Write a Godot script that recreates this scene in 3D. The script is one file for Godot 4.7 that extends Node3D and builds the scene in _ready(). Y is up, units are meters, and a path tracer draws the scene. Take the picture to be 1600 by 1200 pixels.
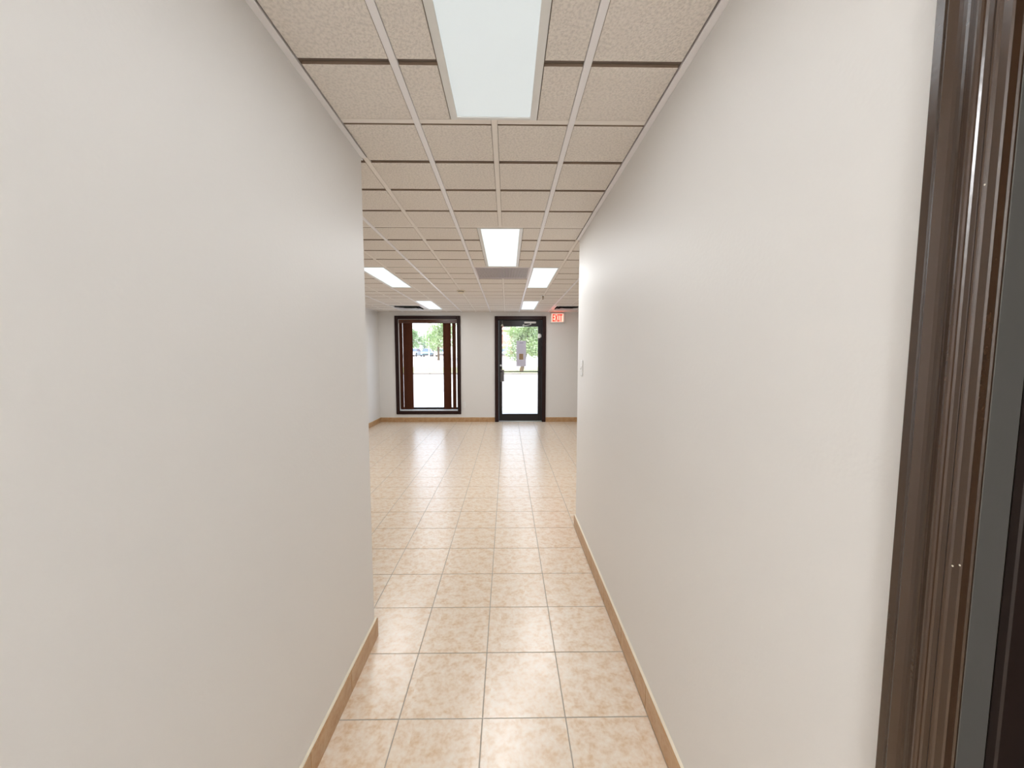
extends Node3D

const FT := 0.3048          # ceiling module
const CEIL := 2.352
const COL0 := -0.3555       # a white ceiling runner
const ROW0 := 1.569         # a ceiling joint line (metres ahead of the camera)
const TP := 0.331           # floor tile pitch
const TX := 0.5628          # a floor joint line
const TD := 1.7245
const XL := -0.677          # corridor wall faces
const XR := 0.575
const DL := 1.83            # where the corridor walls end
const DR := 3.065
const RL := -2.74           # room wall faces
const RR := 2.36
const DF := 8.09
const DB := -1.6
const EYE := Vector3(0, 1.4395, 0)

var M := {}
var rng := RandomNumberGenerator.new()
var used := {}

func _ready():
	rng.seed = 7
	# ---------- camera
	var cam := Camera3D.new()
	cam.name = "camera"
	cam.position = EYE
	cam.rotation = Vector3(-0.0761, -0.0126, 0.0006)
	cam.fov = rad_to_deg(2.0 * atan(600.0 / 588.2))
	cam.near = 0.02
	cam.far = 400.0
	add_child(cam)
	cam.current = true
	# ---------- sky, exposure
	var we := WorldEnvironment.new()
	we.name = "world_environment"
	var env := Environment.new()
	var sm := ProceduralSkyMaterial.new()
	sm.sky_top_color = Color(0.74, 0.82, 0.93)
	sm.sky_horizon_color = Color(0.96, 0.97, 0.98)
	sm.ground_horizon_color = Color(0.8, 0.8, 0.8)
	sm.ground_bottom_color = Color(0.5, 0.5, 0.5)
	sm.sun_angle_max = 5.0
	sm.sky_energy_multiplier = 1.4
	var sky := Sky.new()
	sky.sky_material = sm
	env.background_mode = Environment.BG_SKY
	env.sky = sky
	env.tonemap_mode = Environment.TONE_MAPPER_LINEAR
	env.tonemap_exposure = 1.88
	env.sdfgi_enabled = true
	env.ssao_enabled = true
	env.ssil_enabled = true
	we.environment = env
	add_child(we)
	# ---------- sun, from behind the building
	var sun := DirectionalLight3D.new()
	sun.name = "sun"
	sun.rotation_degrees = Vector3(-58, -22, 0)
	sun.light_energy = 1.12
	sun.light_color = Color(1, 0.96, 0.9)
	sun.light_angular_distance = 3.0
	sun.shadow_enabled = true
	add_child(sun)
	# ---------- the place
	materials()
	shell()
	floor_tiles()
	ceiling_grid()
	baseboards()
	window_front()
	door_front()
	doorway_side()
	fittings()
	outside()

# ================================================================ helpers
func p3(x: float, y: float, d: float) -> Vector3:
	return Vector3(x, y, -d)

func numbered(called: String, parent: Node) -> String:
	var k := str(parent.get_instance_id()) + called
	var n: int = used.get(k, 0)
	used[k] = n + 1
	return called if n == 0 else "%s_%03d" % [called, n]

func tag(o: Node, label := "", category := "", group := "", kind := ""):
	if label: o.set_meta("label", label)
	if category: o.set_meta("category", category)
	if group: o.set_meta("group", group)
	if kind: o.set_meta("kind", kind)
	return o

func thing(called: String, at: Vector3, label: String, category: String, group := "", kind := "") -> Node3D:
	var o := Node3D.new()
	o.name = numbered(called, self)
	o.position = at
	add_child(o, true)
	tag(o, label, category, group, kind)
	return o

func put(called: String, mesh: Mesh, mat: Material, parent: Node, at := Vector3.ZERO) -> MeshInstance3D:
	var o := MeshInstance3D.new()
	o.name = numbered(called, parent)
	o.mesh = mesh
	o.material_override = mat
	o.position = at
	parent.add_child(o, true)
	return o

func begin() -> SurfaceTool:
	var st := SurfaceTool.new()
	st.begin(Mesh.PRIMITIVE_TRIANGLES)
	return st

func tri(st: SurfaceTool, a: Vector3, b: Vector3, c: Vector3, n: Vector3, uv := Vector2.ZERO):
	var pts := [a, b, c]
	if (b - a).cross(c - a).dot(n) > 0: pts = [a, c, b]
	for p in pts:
		st.set_normal(n)
		st.set_uv(Vector2(p.x, p.z) + uv)
		st.add_vertex(p)

func quad(st: SurfaceTool, a: Vector3, b: Vector3, c: Vector3, d: Vector3, n: Vector3, uv := Vector2.ZERO):
	tri(st, a, b, c, n, uv)
	tri(st, a, c, d, n, uv)

# a box with chamfered edges
func cbox(st: SurfaceTool, mn: Vector3, mx: Vector3, b := 0.002, uv := Vector2.ZERO):
	var c := (mn + mx) / 2
	var h := (mx - mn) / 2
	b = minf(b, minf(h.x, minf(h.y, h.z)) * 0.9)
	for ax in 3:
		var u := (ax + 1) % 3
		var v := (ax + 2) % 3
		for s: float in [-1.0, 1.0]:
			var q := []
			for k in [[-1, -1], [1, -1], [1, 1], [-1, 1]]:
				var p := c
				p[ax] += s * h[ax]
				p[u] += k[0] * (h[u] - b)
				p[v] += k[1] * (h[v] - b)
				q.append(p)
			var n := Vector3.ZERO
			n[ax] = s
			quad(st, q[0], q[1], q[2], q[3], n, uv)
		# the four chamfers that run along ax
		if b > 0.0:
			for s: float in [-1.0, 1.0]:
				for t: float in [-1.0, 1.0]:
					var q := []
					for k in [[-1, 0], [1, 0], [1, 1], [-1, 1]]:
						var p := c
						p[ax] += k[0] * (h[ax] - b)
						p[u] += s * (h[u] - (0.0 if k[1] == 0 else b))
						p[v] += t * (h[v] - (b if k[1] == 0 else 0.0))
						q.append(p)
					var n := Vector3.ZERO
					n[u] = s
					n[v] = t
					quad(st, q[0], q[1], q[2], q[3], n.normalized(), uv)
	if b > 0.0:
		for sx: float in [-1.0, 1.0]:
			for sy: float in [-1.0, 1.0]:
				for sz: float in [-1.0, 1.0]:
					var s := Vector3(sx, sy, sz)
					var k := c + s * h
					tri(st, k - s * Vector3(0, b, b), k - s * Vector3(b, 0, b), k - s * Vector3(b, b, 0), s.normalized(), uv)

func bx(x0: float, x1: float, y0: float, y1: float, d0: float, d1: float, b := 0.002, st: SurfaceTool = null) -> SurfaceTool:
	if st == null: st = begin()
	cbox(st, Vector3(minf(x0, x1), minf(y0, y1), -maxf(d0, d1)), Vector3(maxf(x0, x1), maxf(y0, y1), -minf(d0, d1)), b)
	return st

func rect_ring(x0: float, x1: float, y0: float, y1: float, d0: float, d1: float, w: float, b := 0.003) -> SurfaceTool:
	# upright frame in the x-y plane, w wide
	var st := begin()
	bx(x0, x0 + w, y0, y1, d0, d1, b, st)
	bx(x1 - w, x1, y0, y1, d0, d1, b, st)
	bx(x0 + w, x1 - w, y1 - w, y1, d0, d1, b, st)
	bx(x0 + w, x1 - w, y0, y0 + w, d0, d1, b, st)
	return st

# a closed 2-D profile (points in order) swept from a to b; u and v are the profile's axes
func extrude(prof: PackedVector2Array, a: Vector3, b: Vector3, u: Vector3, v: Vector3, st: SurfaceTool = null) -> SurfaceTool:
	if st == null: st = begin()
	var area := 0.0
	for i in prof.size():
		area += prof[i].cross(prof[(i + 1) % prof.size()])
	for i in prof.size():
		var p := prof[i]
		var q := prof[(i + 1) % prof.size()]
		var e := q - p
		if e.length() < 1e-6: continue
		var n2 := Vector2(e.y, -e.x).normalized() * signf(area)
		var n := (u * n2.x + v * n2.y).normalized()
		quad(st, a + u * p.x + v * p.y, a + u * q.x + v * q.y, b + u * q.x + v * q.y, b + u * p.x + v * p.y, n)
	var idx := Geometry2D.triangulate_polygon(prof)
	var dir := (b - a).normalized()
	for i in range(0, idx.size(), 3):
		var t := [prof[idx[i]], prof[idx[i + 1]], prof[idx[i + 2]]]
		tri(st, a + u * t[0].x + v * t[0].y, a + u * t[1].x + v * t[1].y, a + u * t[2].x + v * t[2].y, -dir)
		tri(st, b + u * t[0].x + v * t[0].y, b + u * t[1].x + v * t[1].y, b + u * t[2].x + v * t[2].y, dir)
	return st

# turned shape: prof holds (radius, height along axis)
func lathe(prof: Array, at: Vector3, axis: Vector3, seg := 24, st: SurfaceTool = null) -> SurfaceTool:
	if st == null: st = begin()
	var u := axis.cross(Vector3(0.31, 0.77, 0.55)).normalized()
	var v := axis.cross(u).normalized()
	for i in prof.size() - 1:
		var p: Vector2 = prof[i]
		var q: Vector2 = prof[i + 1]
		for k in seg:
			var a0 := TAU * k / seg
			var a1 := TAU * (k + 1) / seg
			var r0 := u * cos(a0) + v * sin(a0)
			var r1 := u * cos(a1) + v * sin(a1)
			var e := q - p
			var n := ((r0 + r1).normalized() * e.y - axis * e.x).normalized()
			if n.length() < 0.5: continue
			var a := at + r0 * p.x + axis * p.y
			var b := at + r1 * p.x + axis * p.y
			var c := at + r1 * q.x + axis * q.y
			var d := at + r0 * q.x + axis * q.y
			if p.x > 1e-5: tri(st, a, b, c if q.x > 1e-5 else d, n)
			if q.x > 1e-5: tri(st, a, c, d, n)
	return st

func tube(path: Array, r: float, seg := 8, st: SurfaceTool = null) -> SurfaceTool:
	if st == null: st = begin()
	for i in path.size() - 1:
		var a: Vector3 = path[i]
		var b: Vector3 = path[i + 1]
		var ax := (b - a).normalized()
		lathe([Vector2(0, -r * 0.5), Vector2(r, 0), Vector2(r, (b - a).length()), Vector2(0, (b - a).length() + r * 0.5)], a, ax, seg, st)
	return st

func taper(a: Vector3, b: Vector3, ra: float, rb: float, seg := 8, st: SurfaceTool = null) -> SurfaceTool:
	if st == null: st = begin()
	lathe([Vector2(ra, 0), Vector2(rb, (b - a).length()), Vector2(0, (b - a).length())], a, (b - a).normalized(), seg, st)
	return st

func mat(c: Color, rough := 0.6, spec := 0.5) -> StandardMaterial3D:
	var m := StandardMaterial3D.new()
	m.albedo_color = c
	m.roughness = rough
	m.metallic_specular = spec
	return m

func noise_tex(f: float, seed_: int, ramp: Gradient = null, normal := false, strength := 4.0, size := 256, oct := 4) -> NoiseTexture2D:
	var n := FastNoiseLite.new()
	n.seed = seed_
	n.frequency = f
	n.fractal_octaves = oct
	var t := NoiseTexture2D.new()
	t.width = size
	t.height = size
	t.seamless = true
	t.noise = n
	t.as_normal_map = normal
	t.bump_strength = strength
	if ramp: t.color_ramp = ramp
	return t

func ramp(a: Color, b: Color, c: Color) -> Gradient:
	var g := Gradient.new()
	g.offsets = PackedFloat32Array([0.25, 0.5, 0.75])
	g.colors = PackedColorArray([a, b, c])
	return g

func triplanar(m: StandardMaterial3D, per_metre: float):
	m.uv1_triplanar = true
	m.uv1_world_triplanar = true
	m.uv1_scale = Vector3.ONE * per_metre
	return m

# ================================================================ materials
func materials():
	# painted wall: satin, with a faint roller texture
	var w := mat(Color(0.90, 0.89, 0.876), 0.5, 0.42)
	w.normal_enabled = true
	w.normal_texture = noise_tex(0.09, 3, null, true, 2.0, 256, 3)
	w.normal_scale = 0.07
	triplanar(w, 2.6)
	M.wall = w
	# floor tile: mottled beige, glazed
	var img := Image.create(768, 768, false, Image.FORMAT_RGB8)
	var n1 := FastNoiseLite.new()
	n1.seed = 11
	n1.frequency = 0.0165
	n1.fractal_octaves = 5
	n1.fractal_gain = 0.6
	var n2 := FastNoiseLite.new()
	n2.seed = 21
	n2.frequency = 0.06
	n2.fractal_octaves = 3
	var ca := Color(0.825, 0.70, 0.555)
	var cb := Color(0.878, 0.80, 0.71)
	var cc := Color(0.905, 0.858, 0.795)
	for y in 768:
		for x in 768:
			var v := n1.get_noise_2d(x, y * 1.25) * 1.0 + n2.get_noise_2d(x, y) * 0.5
			var c := cb.lerp(cc, clampf(v * 1.35, 0, 1)) if v > 0 else cb.lerp(ca, clampf(-v * 1.35, 0, 1))
			img.set_pixel(x, y, c)
	var tt := ImageTexture.create_from_image(img)
	var t := mat(Color.WHITE, 0.29, 0.68)
	t.albedo_texture = tt
	t.uv1_scale = Vector3(1.0, 1.0, 1.0)
	M.tile = t
	var bt := mat(Color(0.84, 0.735, 0.60), 0.35, 0.5)
	bt.albedo_texture = tt
	triplanar(bt, 1.0)
	M.base_tile = bt
	M.grout = mat(Color(0.70, 0.67, 0.63), 0.8, 0.3)
	M.caulk = mat(Color(0.90, 0.86, 0.78), 0.6)
	# ceiling
	var ct := mat(Color(0.94, 0.912, 0.88), 0.95, 0.2)
	ct.albedo_texture = noise_tex(0.09, 5, ramp(Color(0.93, 0.93, 0.93), Color(0.98, 0.98, 0.98), Color(1, 1, 1)), false, 1.0, 512, 4)
	ct.normal_enabled = true
	ct.normal_texture = noise_tex(0.12, 6, null, true, 6.0, 512, 3)
	ct.normal_scale = 0.35
	triplanar(ct, 1.7)
	M.ctile = ct
	M.cedge_shade = mat(Color(0.66, 0.58, 0.51), 0.95, 0.1)  # brown tone puts joint shade into the panel edge colour
	M.ctee = mat(Color(0.94, 0.915, 0.885), 0.6, 0.3)
	M.runner = mat(Color(0.955, 0.945, 0.95), 0.4, 0.5)
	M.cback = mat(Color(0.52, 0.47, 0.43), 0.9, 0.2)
	M.white = mat(Color(0.91, 0.91, 0.90), 0.4)
	M.plate = mat(Color(0.92, 0.92, 0.91), 0.3)
	# brown gloss paint of the side door frame
	var br := mat(Color(0.245, 0.175, 0.122), 0.25, 0.6)
	br.normal_enabled = true
	br.normal_texture = noise_tex(0.03, 8, null, true, 2.0, 256, 3)
	br.normal_scale = 0.12
	triplanar(br, 5.0)
	M.brown = br
	M.brown_dark = mat(Color(0.12, 0.07, 0.05), 0.5)
	M.grey = mat(Color(0.31, 0.30, 0.285), 0.6)
	# window and entrance door
	M.dark_wood = mat(Color(0.155, 0.066, 0.048), 0.45, 0.35)
	M.bronze = mat(Color(0.105, 0.08, 0.08), 0.35, 0.5)
	M.bronze.metallic = 0.3
	var va := mat(Color(0.36, 0.20, 0.11), 0.3, 0.5)
	va.albedo_texture = noise_tex(0.02, 9, ramp(Color(0.6, 0.55, 0.5), Color(0.85, 0.82, 0.8), Color(1, 1, 1)), false, 1.0, 256, 4)
	triplanar(va, 3.0)
	va.uv1_scale = Vector3(0.8, 9.0, 0.8)
	M.valance = va
	var vn := mat(Color(0.36, 0.19, 0.10), 0.7, 0.3)
	vn.albedo_texture = noise_tex(0.12, 10, ramp(Color(0.55, 0.5, 0.45), Color(0.8, 0.78, 0.76), Color(1, 1, 1)), false, 1.0, 256, 3)
	triplanar(vn, 4.0)
	vn.backlight_enabled = true
	vn.backlight = Color(0.16, 0.09, 0.03)
	M.vane = vn
	var g := mat(Color(0.95, 0.98, 0.97, 0.04), 0.0, 0.5)
	g.transparency = BaseMaterial3D.TRANSPARENCY_ALPHA
	M.glass = g
	M.steel = mat(Color(0.78, 0.78, 0.77), 0.3)
	M.steel.metallic = 0.75
	M.closer = mat(Color(0.80, 0.79, 0.77), 0.4)
	M.black = mat(Color(0.06, 0.055, 0.055), 0.6)
	M.vent = mat(Color(0.86, 0.825, 0.83), 0.5)
	M.dark = mat(Color(0.035, 0.03, 0.03), 0.9, 0.1)
	# outdoors
	var asp := mat(Color(0.84, 0.81, 0.80), 0.9, 0.2)
	asp.albedo_texture = noise_tex(0.02, 31, ramp(Color(0.95, 0.94, 0.94), Color(0.98, 0.98, 0.98), Color(1, 1, 1)), false, 1.0, 512, 5)
	triplanar(asp, 0.15)
	M.asphalt = asp
	M.concrete = mat(Color(0.88, 0.87, 0.85), 0.9, 0.2)
	M.seam = mat(Color(0.56, 0.54, 0.54), 0.9, 0.2)
	M.kerb = mat(Color(0.55, 0.53, 0.5), 0.9, 0.2)
	var gr := mat(Color(0.76, 0.76, 0.59), 0.95, 0.1)
	gr.albedo_texture = noise_tex(0.05, 32, ramp(Color(0.8, 0.78, 0.72), Color(0.92, 0.93, 0.86), Color(1, 1, 1)), false, 1.0, 256, 4)
	triplanar(gr, 0.3)
	M.grass = gr
	M.bark = mat(Color(0.42, 0.35, 0.29), 0.9, 0.1)
	M.leaf_a = leafmat(Color(0.66, 0.72, 0.585))
	M.leaf_b = leafmat(Color(0.60, 0.69, 0.57))
	M.leaf_c = leafmat(Color(0.44, 0.64, 0.58))
	M.brick = mat(Color(0.74, 0.50, 0.43), 0.9, 0.2)
	M.band = mat(Color(0.90, 0.88, 0.85), 0.8, 0.2)
	M.pane = mat(Color(0.35, 0.40, 0.46), 0.1, 0.6)
	M.tyre = mat(Color(0.05, 0.05, 0.05), 0.8)
	M.roofing = mat(Color(0.4, 0.4, 0.4), 0.9)

func leafmat(c: Color) -> StandardMaterial3D:
	var m := mat(c, 0.6, 0.3)
	m.cull_mode = BaseMaterial3D.CULL_DISABLED
	m.backlight_enabled = true
	m.backlight = Color(0.5, 0.6, 0.3)
	return m

# ================================================================ room shell
func struct(called: String, st: SurfaceTool, m: Material, label: String, category: String) -> MeshInstance3D:
	var o := put(called, st.commit(), m, self)
	tag(o, label, category, "", "structure")
	return o

func shell():
	var top := 2.364
	struct("wall_left", bx(XL - 0.12, XL, -0.15, top, DB, DL, 0.004), M.wall, "long plain greige corridor wall along the left", "wall")
	var st := begin()
	bx(XR, XR + 0.12, -0.15, top, 0.462, DR, 0.0012, st)
	bx(XR, XR + 0.12, 2.06, top, -0.42, 0.462, 0.0, st)
	bx(XR, XR + 0.12, -0.15, top, DB, -0.42, 0.0, st)
	struct("wall_right", st, M.wall, "long plain greige corridor wall along the right, with a side doorway", "wall")
	struct("wall_back", bx(XL - 0.12, XR + 0.12, -0.15, top, DB - 0.12, DB, 0.0), M.wall, "plain wall closing the corridor behind the viewer", "wall")
	struct("wall_room_front_left", bx(RL - 0.12, XL - 0.12, -0.15, top, DL - 0.12, DL, 0.0), M.wall, "wall of the front room that turns left from the corridor corner", "wall")
	struct("wall_room_front_right", bx(XR + 0.12, RR + 0.12, -0.15, top, DR - 0.12, DR, 0.0), M.wall, "wall of the front room that turns right from the corridor corner", "wall")
	struct("wall_room_left", bx(RL - 0.12, RL, -0.15, top, DL, DF, 0.0), M.wall, "left side wall of the front room, left of the window", "wall")
	struct("wall_room_right", bx(RR, RR + 0.12, -0.15, top, DR, DF, 0.0), M.wall, "right side wall of the front room, beyond the exit sign", "wall")
	# far wall with the window and the entrance
	var x := [RL - 0.12, -2.325, -1.055, -0.20, 0.765, RR + 0.12]
	st = begin()
	bx(x[0], x[1], -0.15, top, DF, DF + 0.2, 0.0, st)
	bx(x[1], x[2], 2.21, top, DF, DF + 0.2, 0.0, st)
	bx(x[1], x[2], -0.15, 0.23, DF, DF + 0.2, 0.0, st)
	bx(x[2], x[3], -0.15, top, DF, DF + 0.2, 0.0, st)
	bx(x[3], x[4], 2.205, top, DF, DF + 0.2, 0.0, st)
	bx(x[3], x[4], -0.15, 0.0, DF, DF + 0.2, 0.0, st)
	bx(x[4], x[5], -0.15, top, DF, DF + 0.2, 0.0, st)
	struct("wall_far", st, M.wall, "far end wall holding the tall window and the glass entrance door", "wall")
	# office beyond the side doorway
	st = begin()
	bx(XR + 2.6, XR + 2.72, -0.15, top, DB, 2.4, 0.0, st)
	bx(XR + 0.12, XR + 2.72, -0.15, top, 2.4, 2.5, 0.0, st)
	bx(XR + 0.12, XR + 2.72, -0.15, top, DB - 0.12, DB, 0.0, st)
	struct("wall_side_office", st, M.wall, "plain walls of the unlit office beyond the side doorway", "wall")
	# roof over everything
	struct("roof", bx(RL - 0.3, XR + 2.9, 2.45, 2.7, DB - 0.3, DF + 0.25, 0.0), M.roofing, "flat roof slab over the ceiling", "roof")

func visible_from_eye(p: Vector3) -> bool:
	var d := -p.z
	if d < 0.95: return false
	if d > DL and p.x / d * DL < XL - 0.05: return false
	if d > DR and p.x / d * DR > XR + 0.05: return false
	return true

func open_here(x: float, d: float) -> bool:
	if d < DL: return x > XL and x < XR
	if d < DR: return x > RL and x < XR
	return x > RL and x < RR

func floor_tiles():
	var root := thing("floor", Vector3.ZERO, "floor of square mottled beige ceramic tiles with thin grey joints", "floor", "", "structure")
	var st := begin()
	bx(RL - 0.12, XR + 2.72, -0.15, -0.0022, DB - 0.12, DF + 0.2, 0.0, st)
	put("grout_bed", st.commit(), M.grout, root)
	var g := 0.002
	var variants := []
	for k in 8:
		var s := begin()
		cbox(s, Vector3(-TP / 2 + g, -0.0022, -TP / 2 + g), Vector3(TP / 2 - g, 0, TP / 2 - g), 0.0012, Vector2(rng.randf(), rng.randf()))
		variants.append(s.commit())
	var rest := begin()
	for k in range(-11, 21):
		for c in range(-11, 7):
			var d0 := TD + k * TP
			var d1 := d0 + TP
			var x0 := TX + c * TP
			var x1 := x0 + TP
			# keep what lies inside the room, cut at its walls
			var boxes := []
			if d0 < DL and d1 > DB:
				boxes.append([maxf(x0, XL), minf(x1, XR), maxf(d0, DB), minf(d1, DL)])
			if d1 > DL and d0 < DR:
				boxes.append([maxf(x0, RL), minf(x1, XR), maxf(d0, DL), minf(d1, DR)])
			if d1 > DR:
				boxes.append([maxf(x0, RL), minf(x1, RR), maxf(d0, DR), minf(d1, DF)])
			var ok := []
			for b in boxes:
				if b[1] - b[0] > 0.008 and b[3] - b[2] > 0.004: ok.append(b)
			if ok.is_empty(): continue
			var whole := false
			var area := 0.0
			for b in ok: area += (b[1] - b[0]) * (b[3] - b[2])
			whole = area > TP * TP * 0.985
			var mid := p3((x0 + x1) / 2, 0, (d0 + d1) / 2)
			var seen := false
			for b in ok:
				for px in [b[0], b[1]]:
					for pd in [b[2], b[3]]:
						if visible_from_eye(p3(px, 0, pd)): seen = true
			if whole and seen:
				var o := put("floor_tile", variants[rng.randi() % 8], M.tile, root, mid)
				o.rotation.y = (rng.randi() % 2) * PI
			else:
				var s := begin() if seen else rest
				var uv := Vector2(rng.randf(), rng.randf())
				for b in ok:
					var e0: float = g if b[0] == x0 else 0.0
					var e1: float = g if b[1] == x1 else 0.0
					var f0: float = g if b[2] == d0 else 0.0
					var f1: float = g if b[3] == d1 else 0.0
					cbox(s, Vector3(b[0] + e0, -0.0022, -(b[3] - f1)), Vector3(b[1] - e1, 0, -(b[2] + f0)), 0.001 if ok.size() == 1 else 0.0, uv)
				if seen: put("floor_tile", s.commit(), M.tile, root)
	var r := put("floor_tile_field", rest.commit(), M.tile, root)
	r.set_meta("kind", "stuff")

func colx(c: float) -> float: return COL0 + c * FT
func rowd(k: float) -> float: return ROW0 + k * FT

func ceiling_grid():
	var root := thing("ceiling", Vector3.ZERO, "suspended ceiling of square textured beige panels in a white and beige grid", "ceiling", "", "structure")
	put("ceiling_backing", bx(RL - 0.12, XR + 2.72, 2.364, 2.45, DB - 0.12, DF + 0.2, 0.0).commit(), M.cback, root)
	var skip := {}
	for k in range(8, 12):
		skip[Vector2i(2, k)] = 1
		skip[Vector2i(-4, k)] = 1
	for k in range(16, 20):
		skip[Vector2i(2, k)] = 1
		skip[Vector2i(-4, k)] = 1
	for k in [8, 9]:
		skip[Vector2i(0, k)] = 1
		skip[Vector2i(1, k)] = 1
	for k in [18, 19]:
		for c in [-6, -5, 4, 5]: skip[Vector2i(c, k)] = 1
	var meshes := {}
	var rest := begin()
	var h := 0.0135      # half a tee with its shadow gap
	for k in range(-11, 22):
		for c in range(-9, 10):
			if skip.has(Vector2i(c, k)): continue
			var near := 0.003 if posmod(k, 4) else 0.009
			var far := 0.022 if posmod(k + 1, 4) else 0.030
			var x0 := colx(c) + h
			var x1 := colx(c + 1) - h
			var d0 := rowd(k) + near
			var d1 := rowd(k + 1) - far
			if (k >= -4 and k < 0) or (k >= 4 and k < 8):
				if c == 0: x1 = -0.2205
				if c == 1: x0 = 0.1175
			var boxes := []
			var aw := 0.026      # the wall angle
			if d0 < DL:
				boxes.append([maxf(x0, XL + aw), minf(x1, XR - aw), maxf(d0, DB + aw), minf(d1, DL)])
			if d1 > DL and d0 < DR:
				boxes.append([maxf(x0, RL + aw), minf(x1, XR - aw), maxf(d0, DL + (aw if x0 < XL else 0.0)), minf(d1, DR)])
			if d1 > DR:
				boxes.append([maxf(x0, RL + aw), minf(x1, RR - aw), maxf(d0, DR + (aw if x1 > XR else 0.0)), minf(d1, DF - aw)])
			for b in boxes:
				if b[1] - b[0] < 0.02 or b[3] - b[2] < 0.02: continue
				var w: float = b[1] - b[0]
				var l: float = b[3] - b[2]
				var mid := p3((b[0] + b[1]) / 2, CEIL + 0.0062, (b[2] + b[3]) / 2)
				var seen := false
				for px in [b[0], b[1]]:
					for pd in [b[2], b[3]]:
						if visible_from_eye(p3(px, 0, pd)): seen = true
				if seen:
					var key := Vector2i(roundi(w * 10000), roundi(l * 10000))
					if not meshes.has(key):
						meshes[key] = panel_mesh(w, l)
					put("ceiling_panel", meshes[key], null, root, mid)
				else:
					cbox(rest, mid - Vector3(w / 2, 0.0045, l / 2), mid + Vector3(w / 2, 0.0045, l / 2), 0.0)
	var r := put("ceiling_panel_field", rest.commit(), M.ctile, root)
	r.set_meta("kind", "stuff")
	# runners along the view: white at the main lines, beige between
	for c in range(-7, 9):
		var segs := []
		var d0 := DB
		if c >= 4: d0 = DR
		if c < -1: d0 = DL
		if c == -1: d0 = DL
		if c == 3: d0 = DR
		segs = [[d0, DF]]
		if c == 1: segs = [[d0, rowd(-4) - 0.03], [rowd(0) - 0.028, rowd(4) - 0.0015], [rowd(10), DF]]
		if c == 5: segs = [[d0, rowd(18) - 0.03], [rowd(20), DF]]
		if c == -5: segs = [[d0, rowd(18) - 0.03], [rowd(20), DF]]
		for s in segs:
			var even := posmod(c, 2) == 0
			var y0 := CEIL if even else CEIL + 0.0015
			put("runner" if even else "beige_runner", bx(colx(c) - 0.012, colx(c) + 0.012, y0, 2.3635, s[0], s[1], 0.0008).commit(), M.runner if even else M.ctee, root)
	# cross tees every four feet
	for k in range(-8, 22, 4):
		for c in range(-8, 9):
			var x0 := colx(c) + 0.0125
			var x1 := colx(c + 1) - 0.0125
			var d := rowd(k) - 0.028
			if d < DL:
				if c < -1 or c > 2: continue
				x0 = maxf(x0, XL + 0.024)
				x1 = minf(x1, XR - 0.024)
			elif d < DR and c > 2: continue
			x0 = maxf(x0, RL + 0.024)
			x1 = minf(x1, RR - 0.024)
			if x1 - x0 < 0.02: continue
			put("cross_tee", bx(x0, x1, CEIL + 0.0013, 2.3635, d, d + 0.0265, 0.0006).commit(), M.ctee, root)
	# wall angle round the edge
	var aw := 0.0235
	for s in [[XL, XL + aw, DB, DL], [XR - aw, XR, DB, DR], [RL, RL + aw, DL, DF], [RL + aw, XL, DL, DL + aw], [RL + aw, RR - aw, DF - aw, DF], [XR, RR - aw, DR, DR + aw], [RR - aw, RR, DR, DF], [XL + aw, XR - aw, DB, DB + aw]]:
		put("wall_angle", bx(s[0], s[1], CEIL, 2.3635, s[2], s[3], 0.0008).commit(), M.runner, root)

# a mineral fibre panel: painted face, edges coloured darker for the shade in the joints
func panel_mesh(w: float, l: float) -> ArrayMesh:
	var x := w / 2
	var z := l / 2
	var h := 0.0055
	var b := 0.0012
	var st := begin()
	quad(st, Vector3(-x + b, -h, -z + b), Vector3(x - b, -h, -z + b), Vector3(x - b, -h, z - b), Vector3(-x + b, -h, z - b), Vector3.DOWN)
	quad(st, Vector3(-x, h, -z), Vector3(x, h, -z), Vector3(x, h, z), Vector3(-x, h, z), Vector3.UP)
	for s: float in [-1.0, 1.0]:
		quad(st, Vector3(-x + b, -h, s * (z - b)), Vector3(x - b, -h, s * (z - b)), Vector3(x, -h + b, s * z), Vector3(-x, -h + b, s * z), Vector3(0, -1, s).normalized())
		quad(st, Vector3(s * (x - b), -h, -z + b), Vector3(s * (x - b), -h, z - b), Vector3(s * x, -h + b, z), Vector3(s * x, -h + b, -z), Vector3(s, -1, 0).normalized())
	var m := st.commit()
	st = begin()
	for s: float in [-1.0, 1.0]:
		quad(st, Vector3(-x, -h + b, s * z), Vector3(x, -h + b, s * z), Vector3(x, h, s * z), Vector3(-x, h, s * z), Vector3(0, 0, s))
		quad(st, Vector3(s * x, -h + b, -z), Vector3(s * x, -h + b, z), Vector3(s * x, h, z), Vector3(s * x, h, -z), Vector3(s, 0, 0))
	st.commit(m)
	m.surface_set_material(0, M.ctile)
	m.surface_set_material(1, M.cedge_shade)
	return m

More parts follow.
